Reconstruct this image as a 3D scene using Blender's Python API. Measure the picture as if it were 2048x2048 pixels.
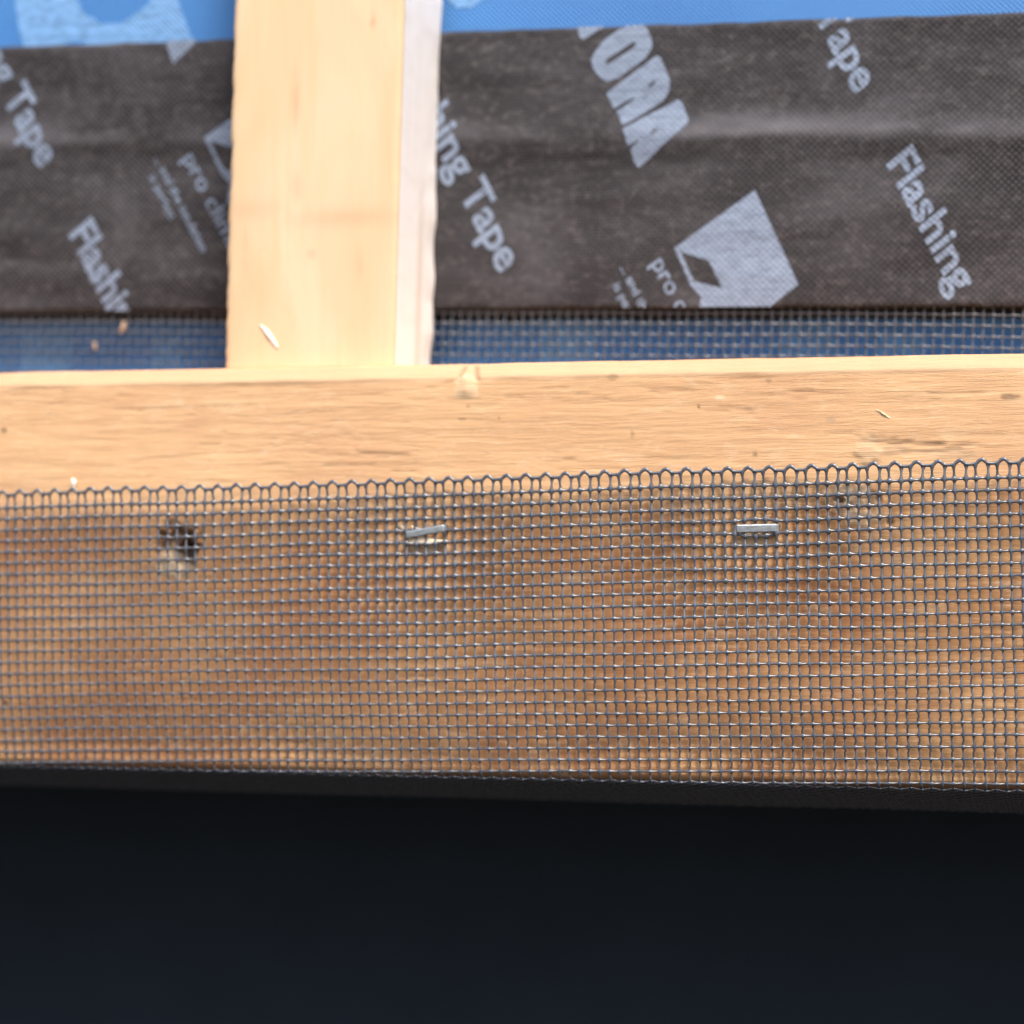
import bpy, bmesh, math, random
import numpy as np
from mathutils import Vector, Matrix, Euler

for o in list(bpy.data.objects): bpy.data.objects.remove(o)
S = bpy.context.scene
COL = S.collection
rng = np.random.default_rng(7)
random.seed(7)

# ------------------------------------------------------------------ camera
FACE = -0.045                      # front face of the horizontal batten (m)
FPX = 4267.0                       # 50 mm lens on a 24 mm square frame, in photo pixels
YAW, PITCH = math.radians(12.7), math.radians(0.82)
CAM = Vector((0.10, FACE - 0.4516, 1.0))
Z0 = 1.0                           # working height of everything above the ground
cd = bpy.data.cameras.new("camera"); cam = bpy.data.objects.new("camera", cd); COL.objects.link(cam)
cam.location = CAM; cam.rotation_euler = (math.pi/2 + PITCH, 0, YAW)
cd.sensor_width = 24; cd.sensor_height = 24; cd.sensor_fit = 'HORIZONTAL'; cd.lens = 50
cd.clip_start = 0.01; cd.clip_end = 3000
cd.dof.use_dof = True; cd.dof.focus_distance = 0.4425; cd.dof.aperture_fstop = 5.3
S.camera = cam
RM = Euler(cam.rotation_euler).to_matrix()
def at(px, py, Y):
    """photo pixel -> point on the plane y = Y"""
    d = RM @ Vector(((px-1024)/FPX, (1024-py)/FPX, -1))
    t = (Y - CAM.y)/d.y
    return CAM + d*t

# ------------------------------------------------------------------ light
SUN_EL, SUN_AZ = 57.0, 29.0        # elevation; azimuth to the right of the wall's normal
w = bpy.data.worlds.new("World"); S.world = w; w.use_nodes = True
nt = w.node_tree; nt.nodes.clear()
sky = nt.nodes.new('ShaderNodeTexSky'); sky.sky_type = 'NISHITA'; sky.sun_disc = False
sky.sun_elevation = math.radians(SUN_EL); sky.sun_rotation = math.radians(180-SUN_AZ)
sky.dust_density = 5.0; sky.air_density = 1.0
bg = nt.nodes.new('ShaderNodeBackground'); bg.inputs[1].default_value = 0.11
ow = nt.nodes.new('ShaderNodeOutputWorld')
nt.links.new(sky.outputs[0], bg.inputs[0]); nt.links.new(bg.outputs[0], ow.inputs[0])
ld = bpy.data.lights.new("sun", 'SUN'); ld.energy = 2.35; ld.angle = math.radians(10); ld.color = (1, .93, .84)
sun = bpy.data.objects.new("sun", ld); COL.objects.link(sun)
to = Vector((math.sin(math.radians(SUN_AZ))*math.cos(math.radians(SUN_EL)),
             -math.cos(math.radians(SUN_AZ))*math.cos(math.radians(SUN_EL)), math.sin(math.radians(SUN_EL))))
sun.rotation_euler = to.to_track_quat('Z', 'Y').to_euler(); sun.location = (1, -2, 4)
S.view_settings.view_transform = 'Standard'; S.view_settings.look = 'None'
S.view_settings.gamma = 1; S.view_settings.exposure = 0.92
S.cycles.use_denoising = True
S.cycles.max_bounces = 8

# ------------------------------------------------------------------ helpers
def tag(o, label=None, cat=None, group=None, kind=None):
    if label: o['label'] = label
    if cat: o['category'] = cat
    if group: o['group'] = group
    if kind: o['kind'] = kind
    return o
def link(name, me, mats, parent=None, smooth=False):
    o = bpy.data.objects.new(name, me); COL.objects.link(o)
    for m in (mats if isinstance(mats, (list, tuple)) else [mats]): me.materials.append(m)
    if smooth: me.polygons.foreach_set('use_smooth', [True]*len(me.polygons))
    if parent: o.parent = parent
    return o
def np_mesh(name, V, F):
    """V (n,3), F (m,4) -> mesh"""
    V = np.asarray(V, dtype=np.float32); F = np.asarray(F, dtype=np.int32)
    me = bpy.data.meshes.new(name)
    me.vertices.add(len(V)); me.vertices.foreach_set('co', V.ravel())
    me.loops.add(F.size); me.loops.foreach_set('vertex_index', F.ravel())
    me.polygons.add(len(F)); me.polygons.foreach_set('loop_start', np.arange(len(F), dtype=np.int32)*F.shape[1])
    me.update(calc_edges=True); me.validate()
    return me
def grid_faces(nu, nv, off=0, wrap=False):
    i = np.arange(nu-1)[:, None]; j = np.arange(nv if wrap else nv-1)[None, :]
    a = i*nv + j; b = i*nv + (j+1) % nv; c = (i+1)*nv + (j+1) % nv; d = (i+1)*nv + j
    return np.stack([a, b, c, d], -1).reshape(-1, 4) + off
def vnoise(x, y, seed=0):
    """smooth value noise in -1..1"""
    r = np.random.default_rng(seed).uniform(-1, 1, (256, 256))
    xi = np.floor(x).astype(int); yi = np.floor(y).astype(int)
    fx = x-xi; fy = y-yi; fx = fx*fx*(3-2*fx); fy = fy*fy*(3-2*fy)
    g = lambda a, b: r[a & 255, b & 255]
    return (g(xi, yi)*(1-fx)+g(xi+1, yi)*fx)*(1-fy) + (g(xi, yi+1)*(1-fx)+g(xi+1, yi+1)*fx)*fy
def fbm(x, y, o=4, seed=0):
    return sum(vnoise(x*2**k, y*2**k, seed+k)/2**k for k in range(o))
def sm(a, b, x):
    t = np.clip((x-a)/(b-a), 0, 1); return t*t*(3-2*t)

class Mat:
    def __init__(s, name, rough=.6, spec=.5):
        s.m = bpy.data.materials.new(name); s.m.use_nodes = True; s.t = s.m.node_tree
        s.b = s.t.nodes['Principled BSDF']; s.b.inputs['Roughness'].default_value = rough
        s.b.inputs['Specular IOR Level'].default_value = spec
        s.tc = s.n('ShaderNodeTexCoord').outputs['Object']
    def n(s, typ, **kw):
        q = s.t.nodes.new(typ)
        for k, v in kw.items(): setattr(q, k, v)
        return q
    def l(s, a, b): s.t.links.new(a, b)
    def mp(s, scale=(1,1,1), rot=(0,0,0), loc=(0,0,0), src=None):
        q = s.n('ShaderNodeMapping'); q.inputs['Scale'].default_value = scale
        q.inputs['Rotation'].default_value = rot; q.inputs['Location'].default_value = loc
        s.l(src or s.tc, q.inputs[0]); return q.outputs[0]
    def noise(s, vec, scale=1, detail=4, rough=.6, dist=0):
        q = s.n('ShaderNodeTexNoise'); q.inputs['Scale'].default_value = scale
        q.inputs['Detail'].default_value = detail; q.inputs['Roughness'].default_value = rough
        q.inputs['Distortion'].default_value = dist; s.l(vec, q.inputs['Vector']); return q.outputs['Fac']
    def ramp(s, fac, stops):
        q = s.n('ShaderNodeValToRGB'); e = q.color_ramp.elements
        while len(e) < len(stops): e.new(.5)
        for i, (p, c) in enumerate(stops):
            e[i].position = p; e[i].color = (c, c, c, 1) if isinstance(c, (int, float)) else (*c, 1)
        s.l(fac, q.inputs[0]); return q.outputs[0]
    def mix(s, fac, a, b, mode='MIX'):
        q = s.n('ShaderNodeMix', data_type='RGBA', blend_type=mode)
        for i, v in ((0, fac), (6, a), (7, b)):
            if hasattr(v, 'node'): s.l(v, q.inputs[i])
            else: q.inputs[i].default_value = v if i == 0 else (*v, 1)
        return q.outputs[2]
    def mth(s, op, a, b=0.0):
        q = s.n('ShaderNodeMath', operation=op)
        for i, v in enumerate((a, b)):
            if hasattr(v, 'node'): s.l(v, q.inputs[i])
            else: q.inputs[i].default_value = v
        return q.outputs[0]
    def color(s, c):
        if hasattr(c, 'node'): s.l(c, s.b.inputs['Base Color'])
        else: s.b.inputs['Base Color'].default_value = (*c, 1)
    def bump(s, h, dist, strength=1):
        q = s.n('ShaderNodeBump'); q.inputs['Distance'].default_value = dist
        q.inputs['Strength'].default_value = strength
        s.l(h, q.inputs['Height']); s.l(q.outputs[0], s.b.inputs['Normal'])
    def attr(s, name): return s.n('ShaderNodeAttribute', attribute_name=name).outputs['Fac']
    def dots(s, pitch, rot=math.radians(45)):
        """regular staggered lattice of embossed points on an xz sheet: 1 at the points"""
        q = s.n('ShaderNodeSeparateXYZ'); s.l(s.tc, q.inputs[0])
        a = s.mth('COSINE', s.mth('MULTIPLY', q.outputs[0], 2*math.pi/pitch))
        b = s.mth('COSINE', s.mth('MULTIPLY', q.outputs[2], 2*math.pi/(pitch*1.73)))
        return s.mth('ADD', s.mth('MULTIPLY', s.mth('MULTIPLY', a, b), .5), .5)
    def attr(s, name): return s.n('ShaderNodeAttribute', attribute_name=name).outputs['Fac']
    def dots(s, pitch, rot=math.radians(45)):
        """regular staggered lattice of embossed points on an xz sheet: 1 at the points"""
        v = s.mp((1/pitch, 1/pitch, 1/pitch), (0, rot, 0))
        q = s.n('ShaderNodeSeparateXYZ'); s.l(v, q.inputs[0])
        a = s.mth('SINE', s.mth('MULTIPLY', q.outputs[0], 2*math.pi))
        b = s.mth('SINE', s.mth('MULTIPLY', q.outputs[2], 2*math.pi))
        return s.mth('MULTIPLY', s.mth('ADD', s.mth('ADD', a, b), 2.0), .25)

# ---- timber of the horizontal batten: grain runs along x
def wood_board():
    M = Mat('old_pine', .72, .3)
    warp = M.mp((1,1,1))
    big = M.noise(M.mp((9, 9, 42)), 1, 5, .6, .6)
    g1 = M.noise(M.mp((66, 60, 440)), 1, 7, .75, .6)
    g2 = M.noise(M.mp((70, 200, 1700)), 1, 4, .7, .2)
    blot = M.noise(M.mp((28, 28, 34)), 1, 5, .65)
    c = M.ramp(big, [(.25, (.57, .285, .125)), (.5, (.65, .36, .17)), (.75, (.71, .425, .215))])
    c = M.mix(M.ramp(g1, [(.30, .55), (.46, 0.0), (1, 0)]), c, (.36, .19, .085))
    c = M.mix(M.ramp(g1, [(.54, 0.0), (.72, .38)]), c, (.78, .54, .31))
    c = M.mix(M.ramp(g2, [(.34, .40), (.47, 0.0), (1, 0)]), c, (.36, .20, .10))
    c = M.mix(M.ramp(blot, [(.40, .72), (.58, 0)]), c, (.48, .215, .095))
    # hairline checks that break up along the grain
    ck = M.noise(M.mp((30, 60, 420)), 1, 5, .55, .3)
    line = M.ramp(ck, [(.478, 0), (.498, 1), (.502, 1), (.520, 0)])
    msk = M.ramp(M.noise(M.mp((30, 30, 60), loc=(5, 2, 1)), 1, 3, .6), [(.56, 0.0), (.70, .40)])
    c = M.mix(M.mth('MULTIPLY', line, msk), c, (.33, .19, .10))
    sc = M.noise(M.mp((90, 90, 190), loc=(1, 5, 8)), 1, 5, .7, .5)
    c = M.mix(M.ramp(sc, [(.55, 0.0), (.72, .55)]), c, (.78, .58, .39))
    fl = M.noise(M.mp((150, 150, 1150), loc=(4, 4, 4)), 1, 4, .65)
    c = M.mix(M.ramp(fl, [(.33, .55), (.42, 0)]), c, (.38, .235, .13))
    c = M.mix(M.ramp(fl, [(.58, 0.0), (.68, .35)]), c, (.80, .62, .43))
    # small short pores and nicks
    nick = M.noise(M.mp((230, 300, 900)), 1, 3, .6)
    c = M.mix(M.ramp(nick, [(.25, .6), (.33, 0.0), (1, 0)]), c, (.34, .20, .11))
    c = M.mix(M.mth('MULTIPLY', M.attr('lit_band'), .42), c, (.74, .52, .315))
    c = M.mix(M.attr('smooth'), c, (.49, .325, .20))
    c = M.mix(M.attr('dark'), c, (.035, .022, .016))
    c = M.mix(M.attr('grey'), c, (.30, .24, .18))
    c = M.mix(M.attr('pale'), c, (.78, .62, .42))
    M.color(c)
    h = M.mth('ADD', g1, M.mth('MULTIPLY', g2, .6))
    M.bump(M.mth('SUBTRACT', h, M.mth('MULTIPLY', M.mth('MULTIPLY', line, msk), .8)), .00032, .75)
    return M.m
def wood_batten():
    M = Mat('fresh_pine', .65, .3)
    big = M.noise(M.mp((45, 45, 14), loc=(3, 1, 2)), 1, 4, .55, .8)
    g = M.noise(M.mp((420, 200, 16)), 1, 4, .6, .3)
    blot = M.noise(M.mp((50, 50, 22), loc=(7, 0, 3)), 1, 3, .5)
    c = M.ramp(big, [(.3, (.67, .455, .265)), (.5, (.71, .515, .32)), (.7, (.74, .58, .395))])
    c = M.mix(M.ramp(g, [(.30, .35), (.5, 0)]), c, (.74, .47, .25))
    c = M.mix(M.ramp(blot, [(.30, .6), (.46, 0)]), c, (.76, .50, .33))
    kn = M.noise(M.mp((150, 100, 30), loc=(2.3, 0, 1.2)), 1, 2, .5)
    c = M.mix(M.ramp(kn, [(.22, .6), (.30, 0)]), c, (.62, .26, .16))
    c = M.mix(M.attr('dark'), c, (.66, .28, .16))
    M.color(c); M.bump(g, .0002, .5)
    return M.m
def wood_sawn():
    M = Mat('pale_sawn_sapwood', .8, .2)
    n1 = M.noise(M.mp((300, 300, 40)), 1, 4, .6)
    n2 = M.noise(M.mp((60, 60, 260), rot=(.5, 0, 0)), 1, 4, .6, .4)
    c = M.ramp(n1, [(.3, (.91, .89, .85)), (.6, (.94, .93, .91))])
    c = M.mix(M.ramp(n2, [(.30, .3), (.48, 0)]), c, (.84, .78, .70))
    c = M.mix(M.attr('streak'), c, (.66, .56, .46))
    M.color(c); M.bump(n2, .00015, .3)
    return M.m
def mat_mesh():
    M = Mat('coated_grey_fibreglass', .27, .7)
    n = M.noise(M.mp((900, 900, 900)), 1, 2, .5)
    M.color(M.ramp(n, [(.3, (.070, .082, .105)), (.7, (.10, .112, .138))]))
    return M.m
def mat_tape():
    M = Mat('black_tape_fleece', .75, .22)
    d = M.dots(.00112)
    fib = M.noise(M.mp((420, 420, 640)), 1, 5, .75, .3)
    smear = M.noise(M.mp((30, 30, 62)), 1, 6, .7, .5)
    c = M.ramp(smear, [(.32, (.017, .015, .018)), (.5, (.029, .028, .032)), (.72, (.068, .067, .077))])
    c = M.mix(M.ramp(fib, [(.5, 0.0), (.72, .45)]), c, (.17, .155, .16))
    c = M.mix(M.mth('MULTIPLY', M.ramp(d, [(.80, 0.0), (.98, .65)]), M.ramp(M.noise(M.mp((35, 35, 60), loc=(2, 0, 4)), 1, 4, .6), [(.3, .25), (.65, 1)])), c, (.22, .215, .24))
    c = M.mix(M.mth('MULTIPLY', M.attr('crease_pale'), .6), c, (.22, .22, .25))
    M.color(c); M.bump(M.mth('ADD', M.ramp(d, [(.7, 0), (1, 1)]), fib), .00018, .7)
    return M.m
def mat_print(name, col, dotted, pitch=.00112):
    M = Mat(name, .55, .35)
    d = M.dots(pitch)
    fib = M.noise(M.mp((300, 300, 800)), 1, 4, .7)
    c = M.mix(M.ramp(d, [(.6, 0.0), (.95, .85)]), col, dotted)
    c = M.mix(M.ramp(fib, [(.34, .65), (.54, 0)]), c, tuple(k*.5 for k in col))
    M.color(c); M.bump(d, .0002, .7)
    return M.m
def mat_wrap():
    M = Mat('blue_membrane', .5, .4)
    d = M.dots(.00088)
    big = M.noise(M.mp((14, 14, 25)), 1, 4, .6)
    c = M.ramp(big, [(.3, (.032, .155, .46)), (.7, (.048, .215, .56))])
    c = M.mix(M.ramp(d, [(.5, 0.0), (.95, .7)]), c, (.14, .37, .74))
    M.color(c); M.bump(d, .0003, .8)
    return M.m
def plain(name, c, rough=.7, spec=.3, var=.15, sc=200):
    M = Mat(name, rough, spec)
    n = M.noise(M.mp((sc, sc, sc)), 1, 4, .6)
    M.color(M.ramp(n, [(.3, tuple(k*(1-var) for k in c)), (.7, tuple(k*(1+var) for k in c))]))
    return M.m
def mat_steel():
    M = Mat('galvanised_steel', .42, .5); M.b.inputs['Metallic'].default_value = .75
    n = M.noise(M.mp((900, 900, 2600)), 1, 4, .6)
    M.color(M.ramp(n, [(.3, (.26, .29, .31)), (.7, (.46, .50, .53))])); M.bump(n, .0001, .6)
    return M.m
WOOD, BATTEN, SAWN, MESH, TAPE, WRAP, STEEL = wood_board(), wood_batten(), wood_sawn(), mat_mesh(), mat_tape(), mat_wrap(), mat_steel()
INK = mat_print('pale_ink_on_tape', (.185, .24, .34), (.40, .48, .64))
INK2 = mat_print('pale_blue_ink_on_membrane', (.17, .37, .70), (.28, .49, .80), .001)
NAVY = plain('navy_shade_sheet', (.031, .044, .063), .8, .15, .06, 40)  # shade below the batten is put into this base colour
SOIL = plain('bare_soil', (.045, .037, .030), .95, .1, .4, 30)
CRUMB = plain('weathered_wood_crumb', (.42, .31, .21), .8, .2, .2, 900)
CHIP = plain('torn_pale_wood', (.80, .66, .47), .7, .2, .12, 900)
WHITECHIP = plain('white_wood_sliver', (.90, .86, .76), .7, .2, .06, 900)

# ------------------------------------------------------------------ setting
def box_mesh(name, x0, x1, y0, y1, z0, z1):
    bm = bmesh.new(); bmesh.ops.create_cube(bm, size=1)
    for v in bm.verts: v.co = Vector((x0+(v.co.x+.5)*(x1-x0), y0+(v.co.y+.5)*(y1-y0), z0+(v.co.z+.5)*(z1-z0)))
    me = bpy.data.meshes.new(name); bm.to_mesh(me); bm.free(); return me
bm = bmesh.new(); bmesh.ops.create_grid(bm, x_segments=8, y_segments=8, size=1500)
me = bpy.data.meshes.new('ground'); bm.to_mesh(me); bm.free()
tag(link('ground', me, SOIL), kind='structure')

ZTOP, ZBOT, ZBACK = Z0+.0393, Z0-.0503, Z0-.0600     # horizontal batten: top, front bottom edge, back bottom edge
BACK = -.0036                                         # back of the battens
X0, X1 = -.42, .36                                    # extent built of the assembly
ZT = at(1024, 614, -.003).z                           # lower edge of the tape at mid frame
print('tape lower z', ZT-Z0)

# building wrap: continuous sheet, lower part set slightly further back than the tape
xs = np.linspace(X0-.2, X1+.2, 160); zs = np.concatenate([np.linspace(Z0-.0612, ZT+.03, 40), np.linspace(ZT+.032, Z0+.9, 60)])
XX, ZZ = np.meshgrid(xs, zs, indexing='ij')
def wrapY(x, z): return .0052*(1-sm(ZT-.001, ZT+.006, z)) - .0006 + .0004*fbm(x*18, z*25, 3, 5)
VV = np.stack([XX, wrapY(XX, ZZ), ZZ], -1).reshape(-1, 3)
wrap = link('building_wrap', np_mesh('building_wrap', VV, grid_faces(len(xs), len(zs))), WRAP, smooth=True)
tag(wrap, 'blue woven-look wall membrane with pale printed letters behind the black tape and the battens', 'membrane')
# added hollow under the batten, shade put into its colour: back sheet, soffit, cheeks
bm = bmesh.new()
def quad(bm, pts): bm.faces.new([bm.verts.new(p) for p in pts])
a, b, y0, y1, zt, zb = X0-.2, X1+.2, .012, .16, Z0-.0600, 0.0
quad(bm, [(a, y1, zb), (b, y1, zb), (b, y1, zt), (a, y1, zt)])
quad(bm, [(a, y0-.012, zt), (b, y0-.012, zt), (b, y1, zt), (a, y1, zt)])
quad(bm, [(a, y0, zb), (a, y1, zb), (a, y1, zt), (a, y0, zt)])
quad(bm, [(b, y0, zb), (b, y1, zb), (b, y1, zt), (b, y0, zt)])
me = bpy.data.meshes.new('shade_lining'); bm.to_mesh(me); bm.free()
tag(link('shade_lining', me, NAVY), 'added lining of the hollow below the horizontal batten, its shade painted nearly black navy', 'lining')

# ------------------------------------------------------------------ printed shapes (flat, conform to the sheet)
def curve_mesh(splines):
    cu = bpy.data.curves.new('t', 'CURVE'); cu.dimensions = '2D'; cu.fill_mode = 'BOTH'
    for pts in splines:
        s = cu.splines.new('POLY'); s.points.add(len(pts)-1)
        for p, q in zip(s.points, pts): p.co = (q[0], q[1], 0, 1)
        s.use_cyclic_u = True
    return eval_mesh(cu)
def eval_mesh(cu):
    o = bpy.data.objects.new('t', cu); COL.objects.link(o)
    dg = bpy.context.evaluated_depsgraph_get(); dg.update()
    me = bpy.data.meshes.new_from_object(o.evaluated_get(dg)); bpy.data.objects.remove(o); return me
def lay(me, fn, name, mat, parent, Yf, zlo=None, zhi=None, lift=.00012, cuts=70):
    """map flat 2D mesh by fn to the wall, clip it at the sheet's edges and drape it"""
    bm = bmesh.new(); bm.from_mesh(me)
    for v in bm.verts: v.co = fn(v.co.x, v.co.y)
    bmesh.ops.remove_doubles(bm, verts=bm.verts, dist=1e-6)
    for lim, sgn in ((zlo, -1), (zhi, 1)):
        if lim:
            (p, n) = lim
            bmesh.ops.bisect_plane(bm, geom=bm.verts[:]+bm.edges[:]+bm.faces[:], plane_co=p, plane_no=n*sgn, clear_outer=True)
    if not bm.verts: bm.free(); return None
    z0 = min(v.co.z for v in bm.verts); z1 = max(v.co.z for v in bm.verts)
    n = int((z1-z0)/.0008)+1
    for i in range(1, n):
        bmesh.ops.bisect_plane(bm, geom=bm.verts[:]+bm.edges[:]+bm.faces[:], plane_co=(0, 0, z0+(z1-z0)*i/n), plane_no=(0, 0, 1))
    for v in bm.verts: v.co.y = float(Yf(np.array(v.co.x), np.array(v.co.z))) - lift
    for f in bm.faces:
        f.normal_update()
        if f.normal.y > 0: f.normal_flip()
    m2 = bpy.data.meshes.new(name); bm.to_mesh(m2); bm.free()
    return link(name, m2, mat, parent)

# ------------------------------------------------------------------ flashing tape
TY = -.0030
tl, tr = at(0, 92, TY), at(2048, 22, TY)              # upper edge
bl, br = at(0, 624, TY), at(2048, 612, TY)            # lower edge
def ln(a, b, x): return a.z + (b.z-a.z)*(x-a.x)/(b.x-a.x)
cl, cr = at(0, 283, TY), at(2048, 262, TY)            # crease
def tapeY(x, z):
    u = z - ln(cl, cr, x) - .0006*vnoise(x*40, x*0, 3)
    amp = .00055*(1+.35*vnoise(x*30, x*0, 9))
    y = -amp*np.exp(-(np.where(u > 0, u/.0055, u/.0036))**2)
    y = y - .00025*vnoise(x*25+z*60, z*130, 12) - .00012*fbm(x*60, z*260, 3, 20)
    return TY + y
xs = np.linspace(X0-.2, X1+.2, 420); n = 90
fr = np.linspace(0, 1, n)
XX = np.repeat(xs[:, None], n, 1)
lo = ln(bl, br, xs)+.00025*vnoise(xs*160, xs*0, 31); hi = ln(tl, tr, xs)+.00018*vnoise(xs*200, xs*0, 33)
ZZ = lo[:, None] + (hi-lo)[:, None]*fr
YY = tapeY(XX, ZZ)
YY[:, -1] += .0012; YY[:, 0] += .0003
VV = np.stack([XX, YY, ZZ], -1).reshape(-1, 3)
m_ = np_mesh('flashing_tape', VV, grid_faces(len(xs), n))
u_ = ZZ - ln(cl, cr, XX) - .0006*vnoise(XX*40, XX*0, 3) - .0004
crease_k = np.exp(-(np.where(u_ > 0, u_/.0034, u_/.0016))**2)*(.40+.5*vnoise(XX*22, XX*0, 44)+.3*sm(-.05, .1, XX)+.25*fbm(XX*120, ZZ*300, 3, 45))  # paler band along the crease, uneven in strength
q = m_.attributes.new('crease_pale', 'FLOAT', 'POINT'); q.data.foreach_set('value', np.clip(crease_k, 0, 1).astype(np.float32).ravel())
tape = link('flashing_tape', m_, TAPE, smooth=True)
nb_ = 12; zz_ = np.linspace(0, 1, nb_)[None, :]  # dark strip under the tape edge: the tape's shadow painted on the wrap
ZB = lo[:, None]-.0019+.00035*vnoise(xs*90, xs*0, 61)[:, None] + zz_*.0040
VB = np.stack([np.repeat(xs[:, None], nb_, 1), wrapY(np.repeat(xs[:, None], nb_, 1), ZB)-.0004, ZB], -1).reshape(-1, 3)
mb_ = np_mesh('tape_shade_strip', VB, grid_faces(len(xs), nb_))
tape_shade = link('tape_shade_strip', mb_, plain('tape_shade_black', (.018, .022, .026), .45, .4, .3, 300), tape, smooth=True)
sd = tape.modifiers.new('thickness', 'SOLIDIFY'); sd.thickness = .0006; sd.offset = -1 if m_.polygons[0].normal.y < 0 else 1
tag(tape, 'wide black flashing tape printed with slanting grey words, stuck across the blue membrane', 'tape')
dirl = (br-bl).normalized(); nb = Vector((-dirl.z, 0, dirl.x)); dirh = (tr-tl).normalized(); nh = Vector((-dirh.z, 0, dirh.x))
CLIP = dict(zlo=(bl+nb*.0002, nb), zhi=(tl-nh*.0002, nh))
def px_shape(splines, name, sc=1, ox=0, oy=0, label=None):
    me = curve_mesh([[(x/sc+ox, -(y/sc+oy)) for x, y in s] for s in splines])
    o = lay(me, lambda x, y: at(x, -y, TY), name, INK, tape, tapeY, **CLIP)
    if o and label: o['label'] = label
    return o
def word(text, p0, p1, up, bold=.026, name='lettering', spacing=1.0, ref=None):
    """text along the pixel baseline p0->p1, up = pixel vector of one capital's height"""
    cu = bpy.data.curves.new('t', 'FONT'); cu.body = text; cu.size = 1; cu.offset = bold; cu.space_character = spacing
    cu.resolution_u = 4
    me = eval_mesh(cu)
    co = np.array([v.co[:] for v in me.vertices]); wd = co[:, 0].max(); x00 = co[:, 0].min()
    if ref:
        cu.body = ref; m2 = eval_mesh(cu); wd = max(v.co.x for v in m2.vertices)
    A = at(*p0, TY); B = at(*p1, TY); U = at(p0[0]+up[0], p0[1]+up[1], TY)-A
    fn = lambda x, y: A + (B-A)*((x-x00)/(wd-x00)) + U*(y/.73)
    o = lay(me, fn, name, INK, tape, tapeY, **CLIP)
    return o
word('Flashing', (1774, 328), (2010, 786), (52, -42), ref='Flashing Tape')
word('Tape', (1926, 650), (2006, 806), (52, -42))
for p0, p1, up in (((786, 116), (1000, 548), (50, -39)), ((1493, -235), (1711, 189), (53, -41)),
                   ((-117, -43), (80, 338), (46, -38)), ((139, 470), (334, 858), (46, -39))):
    word('Flashing Tape', p0, p1, up)
q3 = dict(sc=2.76, ox=900)
px_shape([[(700,120),(870,120),(845,150),(790,185),(730,220),(712,190)]], 'lettering', **q3)
px_shape([[(800,290),(850,220),(940,160),(1000,135),(1045,125),(1085,150),(1110,205),(1117,260),(1080,320),(1000,380),(930,430),(870,452),(825,425),(787,370),(780,330)],
          [(858,355),(870,325),(1010,232),(1032,232),(1015,265),(880,352)]], 'lettering', **q3)
px_shape([[(865,515),(1140,308),(1163,318),(1215,440),(1212,500),(1180,555),(1120,595),(1075,625),(1010,665),(955,692),(922,617),(1020,548),(1012,538),(905,600)],
          [(1090,485),(1105,462),(1142,443),(1132,465),(1100,487)]], 'lettering', **q3)
px_shape([[(958,712),(1000,690),(1080,645),(1200,582),(1260,550),(1285,570),(1320,670),(1300,700),(1180,800),(1075,900),(1040,925),(1015,890),(1000,825),(1042,785),(1035,778),(985,808)],
          [(1108,748),(1118,725),(1152,705),(1142,730),(1115,750)]], 'lettering', **q3)
px_shape([[(1262,340),(1300,250),(1480,250),(1492,305),(1430,370),(1360,435),(1310,482),(1285,420)]], 'lettering', sc=3.773)
EMB = [(1510,380),(1597,569),(1535,618),(1490,640),(1396,640),(1402,594),(1382,571),(1349,496)]
HOLE = [(1361,503),(1418,522),(1445,577),(1388,562)]
px_shape([EMB, HOLE], 'emblem')
sc_ = .93
px_shape([[(411+(x-1349)*sc_, 276+(y-496)*sc_) for x, y in EMB], [(411+(x-1349)*sc_, 276+(y-496)*sc_) for x, y in HOLE]], 'emblem')
word('pro clima', (1303, 528), (1395, 708), (29, -21), .014)
word('pro clima', (366, 318), (462, 508), (27, -19), .014)
word('... and the insulation', (1240, 536), (1340, 736), (15, -10), .02)
word('is perfect', (1226, 572), (1272, 664), (15, -10), .02)
word('... and the insulation', (309, 318), (403, 506), (14, -9), .02)
word('is perfect', (299, 355), (340, 441), (14, -9), .02)
# print on the blue membrane
INK3 = mat_print('faint_blue_ink_on_membrane', (.085, .27, .60), (.17, .40, .76), .001)
def wshape(splines, ink=None):
    me = curve_mesh([[(x, -y) for x, y in s] for s in splines])
    return lay(me, lambda x, y: at(x, -y, 0), 'lettering', ink or INK2, wrap, wrapY)
wshape([[(22,-60),(128,-60),(150,-8),(172,28),(205,48),(245,48),(275,28),(300,8),(325,-60),(335,-60),(365,20),(388,84),(392,130),(60,130),(40,60)]])
wshape([[(870,-60),(895,0),(915,16),(945,16),(968,-2),(985,-60)]])
for x0, x1, y0, y1 in ((28,132,655,790),(290,350,668,790),(1070,1185,640,790),(1553,1671,640,790),(1755,1850,660,790)):
    wshape([[(x0,y0),(x1,y0),(x1,y1),(x0,y1)]], INK3)

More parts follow.
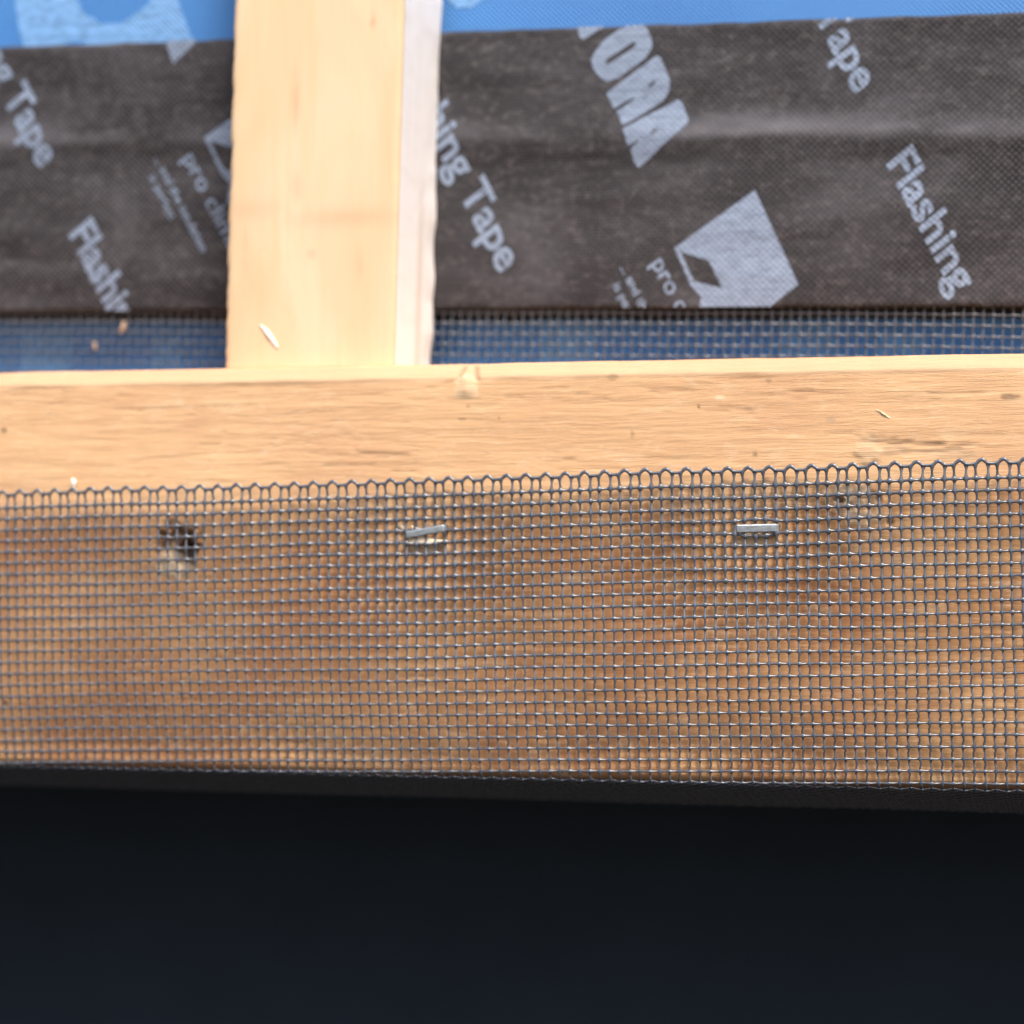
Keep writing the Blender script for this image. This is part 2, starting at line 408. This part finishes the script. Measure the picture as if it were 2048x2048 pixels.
# ------------------------------------------------------------------ horizontal batten
HOLEP = at(358, 1098, FACE); TEAR = at(1690, 1000, FACE); FLAKE = at(930, 765, FACE)
CH = .0032
def build_board():
    xs = np.concatenate([np.linspace(X0, -.15, 60)[:-1], np.arange(-.15, .13, .00045), np.linspace(.13, X1, 50)])
    # cross-section walked from back top, over the chamfer, down the face, back along the bevelled underside
    sec = [(BACK, ZTOP), (-.02, ZTOP), (FACE+CH+.0006, ZTOP), (FACE+CH, ZTOP-.0001), (FACE+CH-.0005, ZTOP-.0004)]
    sec += [(FACE+CH-.0005-(CH-.001)*t, ZTOP-.0004-(CH-.001)*t) for t in (.15, .3, .45, .6, .75, .9, 1)]
    zf0 = ZTOP-CH-.0001
    sec += [(FACE+.00012, zf0+.0002)]
    nf = 190
    sec += [(FACE, z) for z in np.linspace(zf0, ZBOT+.0012, nf)]
    sec += [(FACE+.00015, ZBOT+.0006), (FACE+.0006, ZBOT+.0001)]
    sl = (ZBACK-ZBOT)/(BACK-FACE)
    sec += [(y, ZBOT-.0001+sl*(y-FACE)) for y in np.linspace(FACE+.0014, BACK, 30)]
    sec = np.array(sec); ns = len(sec)
    X = np.repeat(xs[:, None], ns, 1); Y = np.repeat(sec[None, :, 0], len(xs), 0); Z = np.repeat(sec[None, :, 1], len(xs), 0)
    face = (Y < FACE+CH) & (Z > ZBOT-.002)
    # relief of the weathered grain
    rel = .00006*fbm(X*60, Z*900, 4, 40) + .0001*vnoise(X*14, Z*60, 50)
    dark = np.zeros_like(X); pale = np.zeros_like(X); grey = np.zeros_like(X)
    # arris is a little worn and wavy
    ch = (Z > zf0-.0005) & (Y < FACE+CH+.001)
    rel = np.where(ch, rel + .00018*fbm(X*70, Z*40, 3, 60), rel)
    # cracks along the grain
    def crack(pts, wdt=.00022, dep=.0008, tone=.55):
        nonlocal rel, dark
        P = [at(px, py, FACE) for px, py in pts]
        px = np.array([p.x for p in P]); pz = np.array([p.z for p in P])
        zc = np.interp(X, px, pz) + .00015*vnoise(X*500, X*0, int(px[0]*1e5) & 63)
        m = np.exp(-((Z-zc)/wdt)**2) * sm(px[0], px[0]+.002, X)*(1-sm(px[-1]-.002, px[-1], X))
        rel += dep*m*.4; dark = np.maximum(dark, tone*m)
    crack([(1725,884),(1800,887),(1860,890),(1900,893)], .00025, .001, .5)
    crack([(1730,872),(1850,886),(1940,889),(1985,892)], .00016, .0006, .4)
    crack([(1790,902),(1850,904),(1935,898)], .0004, .0006, .28)
    crack([(1300,784),(1340,783),(1400,782)], .0002, .0005, .25)
    crack([(1480,822),(1518,825)], .0003, .0004, .3)
    crack([(1560,780),(1600,783),(1640,781)], .0002, .0005, .35)
    crack([(1840,785),(1905,787),(1980,784)], .00022, .0005, .3)
    crack([(1000,795),(1060,797)], .0003, .0004, .2)
    crack([(700,902),(760,906),(830,912)], .00025, .0005, .35)
    crack([(610,906),(700,912),(800,912)], .00018, .0005, .3)
    crack([(640,932),(700,931),(760,928)], .00016, .0004, .2)
    crack([(1718,884),(1735,880),(1746,888),(1750,900),(1749,908)], .00016, .0004, .45)
    crack([(1640,868),(1700,866),(1722,872),(1730,884)], .0002, .0004, .25)
    for k in range(140):
        x_, y_ = random.uniform(150, 2040), random.uniform(775, 1520)
        L = random.uniform(18, 90)
        crack([(x_, y_), (x_+L, y_+random.uniform(-3, 3))], random.uniform(.0001, .00022), .0004, random.uniform(.08, .32))
    def spot(px, py, rx, rz, tone, kind='dark', dep=0, n=.25):
        nonlocal rel, dark, pale, grey
        p = at(px, py, FACE)
        r = np.sqrt(((X-p.x)/rx)**2+((Z-p.z)/rz)**2) + n*vnoise(X*900, Z*900, int(px) & 127)
        m = 1-sm(.6, 1.15, r)
        if kind == 'dark': dark = np.maximum(dark, tone*m)
        elif kind == 'pale': pale = np.maximum(pale, tone*m); dark *= (1-.8*m*tone)
        else: grey = np.maximum(grey, tone*m)
        rel += dep*m
    for a in ((1398,814,.0003,.0005,.7),(925,838,.0009,.0004,.4),(935,812,.0006,.0004,.35),(998,836,.0004,.0004,.45),(1510,1,.0005,.0005,.3),
              (1538,762,.0005,.0004,.5),(2020,793,.0022,.0007,.55),(1510,908,.0004,.0008,.5),(8,860,.0009,.0008,.6),(1225,754,.0014,.0006,.35),
              (10,1405,.0009,.0008,.8),(20,1150,.0012,.0008,.4),(1265,868,.0004,.0010,.35),(1540,1300,.0006,.0005,.4),(1560,1355,.0009,.0006,.35),
              (1180,1320,.0006,.0004,.3),(1630,1385,.0008,.0005,.3)):
        spot(*a)
    for a in ((1440,795,.0013,.0006,.6,'pale'),(1790,900,.004,.0012,.35,'grey'),(1660,840,.0012,.0006,.4,'grey'),(1900,906,.006,.0014,.3,'grey')):
        spot(*a)
    # torn nail hole on the left
    spot(355, 1086, .0056, .0042, .85, 'dark', .0012, .35)
    spot(350, 1128, .0050, .0036, .85, 'grey', .0002, .35)
    spot(345, 1140, .0032, .0022, .65, 'pale', -.0004, .6)
    spot(333, 1106, .0020, .0020, .5, 'pale', -.0003, .6)
    spot(372, 1110, .0021, .0032, 1.0, 'dark', .0045, .15)
    # torn patch round a small knot on the right
    spot(1712, 1002, .0062, .0036, .55, 'grey', .0004, .45)
    spot(1700, 985, .0034, .0016, .6, 'pale', -.0003, .9)
    spot(1725, 1030, .0034, .0018, .6, 'pale', -.0003, .9)
    spot(1679, 1001, .0010, .0007, .85, 'dark', .0015)
    spot(1757, 1000, .0005, .0010, .95, 'dark', .0015)
    spot(1780, 1045, .0008, .0006, .7, 'dark', .0006)
    spot(1735, 905, .0030, .0026, .14, 'pale', -.0003, .3)
    spot(1737, 897, .0034, .0030, .22, 'grey', .0, .3)
    spot(852, 1090, .0050, .0017, .8, 'pale', -.0002, .5)
    spot(1510, 1078, .0045, .0010, .5, 'pale', .0, .5)
    spot(800, 1062, .0012, .0012, .6, 'pale', -.0003, .6)
    # flake lifted at the arris
    p = at(932, 760, FACE)
    d1 = (X-p.x)/.0026; d2 = (Z-(ZTOP-.0052))/.0032
    tri = np.clip(1-np.abs(d1)-np.clip(d2, -1, 2)*.35, 0, 1)*(1-sm(.2, 1, np.abs(d2)))
    rel -= .0006*tri; pale = np.maximum(pale, .35*(tri > .05))
    s2 = np.exp(-((np.abs(X-p.x-.0004)-(.0010+(ZTOP-Z)*.32))/.0004)**2)*(1-sm(.0030, .0050, ZTOP-Z))*sm(.0003, .0012, ZTOP-Z)
    rel += .0007*s2; dark = np.maximum(dark, .42*s2)
    smooth = ch*.72
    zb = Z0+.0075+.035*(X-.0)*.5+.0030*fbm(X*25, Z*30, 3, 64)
    lit_band = sm(-.0035, .0035, Z-zb+.0012*vnoise(X*60, Z*700, 65))  # paler above the mesh's shadow line: that contrast is painted into the wood
    Y = np.where(face, Y+rel, Y)
    Z = np.where(ch, Z-rel*.6, Z)
    V = np.stack([X, Y, Z], -1).reshape(-1, 3)
    F = grid_faces(len(xs), ns)
    n = len(V)
    me = np_mesh('horizontal_batten', V, F)
    for nm, arr in (('dark', dark), ('pale', pale), ('grey', grey), ('smooth', smooth), ('lit_band', lit_band)):
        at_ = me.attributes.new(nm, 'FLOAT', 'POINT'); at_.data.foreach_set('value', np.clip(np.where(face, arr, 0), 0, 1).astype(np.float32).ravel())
    # close the ends and the back
    bm = bmesh.new(); bm.from_mesh(me)
    be = [e for e in bm.edges if e.is_boundary]
    bmesh.ops.contextual_create(bm, geom=[e for e in be if abs(e.verts[0].co.x-X0) < 1e-5 and abs(e.verts[1].co.x-X0) < 1e-5])
    bmesh.ops.contextual_create(bm, geom=[e for e in be if abs(e.verts[0].co.x-X1) < 1e-5 and abs(e.verts[1].co.x-X1) < 1e-5])
    bmesh.ops.recalc_face_normals(bm, faces=bm.faces)
    bm.to_mesh(me); bm.free()
    return link('timber_batten', me, WOOD, smooth=True)
board = build_board()
tag(board, 'horizontal brown weathered timber batten with grey insect mesh folded round it', 'batten', 'timber battens')

# ------------------------------------------------------------------ vertical batten
def build_vertical():
    YF = -.0362
    a0, a1 = at(449, 735, YF), at(470, 0, YF)
    b0, b1 = at(786, 735, YF), at(807, 0, YF)
    zs = np.concatenate([np.arange(ZTOP+.0001, ZTOP+.12, .0006), np.linspace(ZTOP+.121, ZTOP+.7, 40)])
    L = a0.x+(a1.x-a0.x)*(zs-a0.z)/(a1.z-a0.z); R = b0.x+(b1.x-b0.x)*(zs-b0.z)/(b1.z-b0.z)
    sec = []   # (frac across 0..1, depth 0..1)
    nf = 40
    rings = []
    for t in np.linspace(0, 1, 22): rings.append((0, 1-t))           # left side, back to front
    for t in np.linspace(0, 1, nf)[1:]: rings.append((t, 0))          # face
    for t in np.linspace(0, 1, 26)[1:]: rings.append((1, t))          # right side, front to back
    rings = np.array(rings); n = len(rings)
    Zg = np.repeat(zs[:, None], n, 1)
    fx = rings[None, :, 0]; fd = rings[None, :, 1]
    X = L[:, None]*(1-fx)+R[:, None]*fx
    Y = YF + (BACK-YF)*fd + 0*Zg
    side = (rings[:, 0] == 1) & (rings[:, 1] > 0)
    # sawn side: torn fibres make its edges ragged
    X = X + np.where(side[None, :], .00016*fbm(Y*60, Zg*130, 3, 70)*sm(.75, 1, fd)+.00003*fbm(Y*220, Zg*330, 3, 72)+.0003*vnoise(Zg*140, Zg*0+3, 71)*sm(.6, 1, fd), 0)
    X = X - np.where((rings[:, 0] == 0)[None, :], .00022*fbm(Zg*420, Y*90, 3, 75), 0)
    cor = np.exp(-(np.minimum(fx, 1-fx)*.0395/.0006)**2)*(fd == 0)
    Y = Y + cor*.0004*(1+.5*vnoise(Zg*250, Zg*0, 80))
    V = np.stack([X, Y, Zg], -1).reshape(-1, 3)
    me = np_mesh('vertical_batten', V, grid_faces(len(zs), n))
    dark = np.zeros_like(Zg); streak = np.zeros_like(Zg)
    for (px, py, rx, rz, tn) in ((592,205,.0009,.0055,.42),(594,375,.0013,.0035,.25),(718,530,.0006,.0035,.4),(746,45,.0006,.0010,.5),
                                 (623,508,.0008,.0010,.4),(492,490,.0007,.004,.25),(690,435,.013,.0022,.28),(500,420,.008,.0022,.2),(492,530,.0006,.003,.3)):
        p = at(px, py, YF)
        dark = np.maximum(dark, 1.15*tn*np.exp(-(((X-p.x)/rx)**2+((Zg-p.z)/rz)**2)))
    streak = np.where(side[None, :], np.exp(-((fd-.62)/.07)**2)*(1-sm(ZTOP+.03, ZTOP+.052, Zg))*.6 + .5*np.exp(-((fd-.05)/.04)**2-((Zg-at(815,28,YF).z)/.002)**2), 0)
    for nm, arr in (('dark', dark), ('streak', streak)):
        q = me.attributes.new(nm, 'FLOAT', 'POINT'); q.data.foreach_set('value', arr.astype(np.float32).ravel())
    o = link('timber_batten', me, [BATTEN, SAWN], smooth=True)
    fm = np.zeros((len(zs)-1, n-1), dtype=np.int32); fm[:, 61:] = 1
    bm = bmesh.new(); bm.from_mesh(me); bm.faces.ensure_lookup_table()
    for f, k in zip(bm.faces, fm.ravel()): f.material_index = int(k)
    for zz in (zs[0], zs[-1]):
        bmesh.ops.contextual_create(bm, geom=[e for e in bm.edges if e.is_boundary and all(abs(v.co.z-zz) < 1e-5 for v in e.verts)])
    bmesh.ops.recalc_face_normals(bm, faces=bm.faces)
    bm.to_mesh(me); bm.free()
    return o
vert = build_vertical()
tag(vert, 'upright pale yellow timber batten with a whitish sawn side, standing on the horizontal batten', 'batten', 'timber battens')

# ------------------------------------------------------------------ staples
ST = [(at(813, 1071, FACE), at(895, 1056, FACE)), (at(1471, 1058, FACE), at(1558, 1056, FACE))]
SC = [((a+b)/2) for a, b in ST]

# ------------------------------------------------------------------ insect mesh folded round the batten
PX, PZ = .00218, .00251            # pitch along and across
ALPHA = math.radians(1.5)
prof = np.array([(-.0459, Z0+.03), (-.0459, ZBOT+.0010), (-.0456, ZBOT-.0004), (-.0440, ZBOT-.0009), (-.0030, ZBACK-.0006), (-.0019, ZBACK-.0002), (-.0017, ZBACK+.002), (-.0017, Z0+.030), (-.0013, Z0+.075)])
sg = np.concatenate([[0], np.cumsum(np.hypot(*np.diff(prof, axis=0).T))])
pl = np.arange(0, sg[-1], .0001)
PY = np.interp(pl, sg, prof[:, 0]); PZc = np.interp(pl, sg, prof[:, 1])
kk = np.ones(13)/13
PYs = np.convolve(np.pad(PY, 6, 'edge'), kk, 'valid'); PZs = np.convolve(np.pad(PZc, 6, mode='reflect', reflect_type='odd'), kk, 'valid')
TY_, TZ_ = np.gradient(PYs, pl), np.gradient(PZs, pl); tn = np.hypot(TY_, TZ_); TY_ /= tn; TZ_ /= tn
# path length where the tilted top edge sits: z = topz(x)
t0 = at(0, 992, FACE-.001); t1 = at(2048, 924, FACE-.001)
sx0 = t0.x
slope = (t1.z-t0.z)/(t1.x-t0.x); ALPHA = math.atan(slope)
def surf(s, t, h):
    """s along the edge, t across it downward, h lift off the batten -> xyz and normal"""
    ca, sa = math.cos(ALPHA), math.sin(ALPHA)
    x = sx0 + s*ca + t*sa
    p = (Z0+.03-t0.z) - s*sa + t*ca
    y = np.interp(p, pl, PYs); z = np.interp(p, pl, PZs)
    ny = np.interp(p, pl, TZ_); nz = -np.interp(p, pl, TY_)       # outward
    # loose standoff on the front face: pressed down by the staples, slack between them
    zz = Z0+.03-p
    front = 1-sm(Z0+.03-ZBOT-.004, Z0+.03-ZBOT+.004, p)
    d = np.full_like(x, 1.0)
    for c in SC:
        d = d*(1-np.exp(-(((x-c.x)/.024)**2+((zz-(c.z+.002))/.022)**2)))
    off = (.0003 + .0024*d + .0009*vnoise(x*38, zz*45, 90)*d)*front
    edge = sm(Z0+.03-ZBOT-.022, Z0+.03-ZBOT-.001, p)
    off = off*(1-.8*edge)
    h = h + off
    return np.stack([x, y+ny*h, z+nz*h], -1), np.stack([0*x, ny, nz], -1)
S0, S1 = -.065, .315               # s range built
ncol = int((S1-S0)/PX); TMAX = sg[-1]-.032-.012-(Z0+.03-t0.z)*0
total = sg[-1]-(Z0+.03-t0.z)
nrow_full = int((total-.004)/PZ)
print('cols', ncol, 'rows', nrow_full)
fracs = np.array([0, .08, .17, .30, .5, .70, .83, .92])
def warp(s, t, sd):
    """slight disorder of the weave"""
    ds = .00019*vnoise(s*70, t*90, 101)+.00007*vnoise(s*300, t*420, 102)
    dt = .00026*vnoise(s*40, t*60, 103)+.00006*vnoise(s*350, t*300, 104)
    return s+ds, t+dt
col_s = lambda i: S0+i*PX
def colshift(i, t):                # strands pair up towards the finished edge
    return np.where(i % 2 == 0, -1, 1)*.00023*np.exp(-np.maximum(t, 0)/(PZ*1.6))
def staple_push(s, t):
    P, _ = surf(s, t, 0*s)
    dt = 0*s
    for c, (a, b) in zip(SC, ST):
        wx = np.exp(-((P[..., 0]-c.x)/.0036)**4)
        dz = P[..., 2]-c.z
        dt = dt - wx*.00055*np.sign(dz+1e-9)*np.exp(-((np.abs(dz)-.0010)/.0016)**2)*np.minimum(1, np.abs(dz)/.0004)
    return dt
def tubes(P, Nn, R, flat, off):
    T = np.gradient(P, axis=1); T /= np.linalg.norm(T, axis=2, keepdims=True)+1e-12
    B = np.cross(T, Nn); B /= np.linalg.norm(B, axis=2, keepdims=True)+1e-12
    N2 = np.cross(B, T)
    k = 8; an = np.arange(k)/k*2*math.pi
    ring = P[:, :, None, :] + (np.cos(an)[None, None, :, None]*N2[:, :, None, :]*((.00021+.22*(R-.0002))[:, :, None, None]) + R[:, :, None, None]*np.sin(an)[None, None, :, None]*B[:, :, None, :])
    s_, n_ = P.shape[:2]
    F = grid_faces(n_, k, 0, True)[None] + (np.arange(s_)*n_*k)[:, None, None]
    return ring.reshape(-1, 3), F.reshape(-1, 4)+off
def node_r(fr_, s, t, sc):
    """half width of a coated strand: webs at the crossings, heavier near the finished edge"""
    d = np.minimum(fr_, 1-fr_)
    rnd = np.interp(d, [0, .08, .17, .30, .5], [.62, .57, .44, .30, .25])*1e-3
    sqr = np.interp(d, [0, .08, .17, .30, .5], [.33, .29, .225, .20, .195])*1e-3
    k = np.clip(.20 + .85*np.exp(-np.maximum(t, 0)/.019) + .10*vnoise(s*45, t*70, 130), 0, 1)
    for c in SC:
        k = np.clip(k + .65*np.exp(-((s+sx0-c.x)/.020)**2-((t-.012)/.020)**2), 0, 1)
    sc = sc*(1-.10*sm(.075, .095, t))
    return sc*(sqr + (rnd-sqr)*k)
# vertical strands
rows_k = np.arange(nrow_full)
tt = (rows_k[:, None]+fracs[None, :]).ravel(); fr_ = np.tile(fracs, nrow_full)
T1 = tt*PZ*1.0
Tv = np.where(tt < 1, tt*PZ*1.2, T1+PZ*.2)           # first cells are taller
I = np.arange(ncol)[:, None]
s = col_s(I)+0*Tv[None, :]; t = Tv[None, :]+0*s
s = s+colshift(I, t)
s = s+ .00010*np.where((np.round(tt).astype(int)[None, :]+I) % 2 == 0, 1, -1)*np.cos(math.pi*0)*np.sin(math.pi*fr_)[None, :]*sm(.02, .05, t)
s2, t2 = warp(s, t, 0)
t2 = t2+staple_push(s, t)
h = .00017*np.cos(math.pi*(tt[None, :]+I))
Pp, Nn = surf(s2, t2, h)
Rv = node_r(fr_[None, :]+0*s, s, t, .96)
V1, F1 = tubes(Pp, Nn, Rv, .85, 0)
# horizontal strands
J = np.arange(nrow_full)[:, None]
ii = (np.arange(ncol-1)[:, None]+fracs[None, :]).ravel(); fi = np.tile(fracs, ncol-1)
t = (np.where(J == 0, 0, J*PZ+PZ*.2))+0*ii[None, :]
i0 = np.floor(ii).astype(int)
s = (col_s(i0)+colshift(i0, t))*(1-fi) + (col_s(i0+1)+colshift(i0+1, t))*fi
# finished edge: arches over the wide cells, dips over the narrow ones
wide = (i0 % 2 == 0)
arch = np.where(wide, np.exp(-(np.abs(fi-.5)/.30)**2.6)*.00085, -.00005*np.sin(math.pi*fi))
t = t - np.where(J == 0, arch[None, :], 0)
s3, t3 = warp(s, t, 0); t3 = t3+staple_push(s, t)
h = -.00017*np.cos(math.pi*(ii[None, :]+J))*np.where(J == 0, .2, 1)
Pp, Nn = surf(s3, t3, h)
R = node_r(fi[None, :]+0*t, s, t, 1.06)
R = np.where(J == 0, .00034+np.where(wide, .00009*np.exp(-((fi-.5)/.28)**2), 0)[None, :], R)
V2, F2 = tubes(Pp, Nn, R, .85, len(V1))
me = np_mesh('insect_mesh', np.concatenate([V1, V2]), np.concatenate([F1, F2]))
imesh = link('insect_mesh', me, MESH, smooth=True)
tag(imesh, 'sheet of grey woven insect mesh stapled over the horizontal batten and folded up behind it', 'insect mesh')
print('mesh verts', len(me.vertices))

# ------------------------------------------------------------------ staples on the mesh
def staple(a, b, hgt, label):
    L = (b-a).length; th = .0006; r = .0006
    y = FACE-.00165
    bm = bmesh.new()
    path = [(-L/2, .006), (-L/2, .0012), (-L/2+.00015, .0004), (-L/2+.0006, .00005), (0, 0), (L/2-.0006, .00005), (L/2-.00015, .0004), (L/2, .0012), (L/2, .006)]
    rings = []
    for k, (x, yy) in enumerate(path):
        p0 = path[max(k-1, 0)]; p1 = path[min(k+1, len(path)-1)]
        tx, ty = p1[0]-p0[0], p1[1]-p0[1]; q = math.hypot(tx, ty); nx, ny = ty/q, -tx/q
        ring = []
        for (u, v) in ((-.5, -.25), (-.5, .25), (-.35, .5), (.35, .5), (.5, .25), (.5, -.25), (.35, -.5), (-.35, -.5)):
            ring.append(bm.verts.new((x+nx*v*th, yy+ny*v*th, u*hgt)))
        rings.append(ring)
    for r0, r1 in zip(rings, rings[1:]):
        for k in range(8): bm.faces.new((r0[k], r0[(k+1) % 8], r1[(k+1) % 8], r1[k]))
    bm.faces.new(rings[0]); bm.faces.new(rings[-1])
    bmesh.ops.recalc_face_normals(bm, faces=bm.faces)
    me = bpy.data.meshes.new('staple'); bm.to_mesh(me); bm.free()
    o = link('staple', me, STEEL)
    bv = o.modifiers.new('soft', 'BEVEL'); bv.width = .00008; bv.segments = 2
    c = (a+b)/2; o.location = (c.x, y, c.z); o.rotation_euler = (0, -math.atan2(b.z-a.z, b.x-a.x), 0)
    return tag(o, label, 'staple', 'staples holding the mesh')
staple(*ST[0], .0016, 'duller grey staple set at a slant, nearer the upright batten')
staple(*ST[1], .0018, 'bright silvery staple lying level, beside the torn knot at the right')

# ------------------------------------------------------------------ loose slivers and crumbs
def sliver(px0, px1, Y, wd, mat, name, label, cat, seed, group=None, thick=.0004):
    a, b = at(*px0, Y), at(*px1, Y); d = b-a; L = d.length
    r = random.Random(seed); bm = bmesh.new(); rings = []
    n = 7
    for k in range(n):
        u = k/(n-1); ww = wd*(math.sin(math.pi*min(max(u, .06), .94))**.6)*(.85+.3*r.random())
        ring = [bm.verts.new(((u-.5)*L, (-thick*(.6+.5*r.random()) if q in (1, 2) else thick*.3)*math.sin(math.pi*min(max(u, .1), .9)), e*ww*.5+wd*.15*math.sin(u*5))) for q, e in enumerate((-1, -.4, .5, 1, 0))]
        rings.append(ring)
    for r0, r1 in zip(rings, rings[1:]):
        for k in range(5): bm.faces.new((r0[k], r0[(k+1) % 5], r1[(k+1) % 5], r1[k]))
    bm.faces.new(rings[0]); bm.faces.new(rings[-1]); bmesh.ops.recalc_face_normals(bm, faces=bm.faces)
    me = bpy.data.meshes.new(name); bm.to_mesh(me); bm.free()
    o = link(name, me, mat); c = (a+b)/2; o.location = c; o.rotation_euler = (0, -math.atan2(d.z, d.x), 0)
    return tag(o, label, cat, group)
sliver((520, 650), (556, 694), -.0364, .0013, WHITECHIP, 'wood_sliver', 'white wood sliver stuck low on the face of the upright batten', 'wood sliver', 1)
sliver((1752, 819), (1781, 836), FACE+.00002, .00045, CHIP, 'wood_sliver', 'pale thin splinter on the bare top of the horizontal batten at the right', 'wood sliver', 2)
sliver((247, 642), (243, 668), -.0026, .0016, CRUMB, 'wood_chip', 'larger beige wood crumb caught in the rear mesh below the word starting at the left', 'wood chip', 3, 'wood crumbs', .0006)
sliver((186, 684), (192, 700), -.0026, .0012, CRUMB, 'wood_chip', 'smaller brownish wood crumb in the rear mesh, lower left of the bigger crumb', 'wood chip', 4, 'wood crumbs', .0005)
sliver((143, 957), (149, 975), FACE-.0006, .0014, WHITECHIP, 'wood_chip', 'whitish crumb on the front mesh edge near the left end', 'wood chip', 5, 'wood crumbs', .0005)
for k, (a, b, w_) in enumerate((((797, 1052), (812, 1060), .0012), ((806, 1089), (894, 1081), .0023), ((823, 1050), (826, 1060), .0007), ((862, 1046), (866, 1054), .0005))):
    sliver(a, b, FACE-(.0009 if k == 1 else .0006), w_, CHIP, 'wood_splinter',
           ['splinter off the upper left end of the slanted staple', 'long pale splinter lying just under the slanted staple',
            'short upright splinter just above the slanted staple', 'tiny splinter above the right half of the slanted staple'][k], 'splinter', 10+k, 'splinters round the slanted staple')
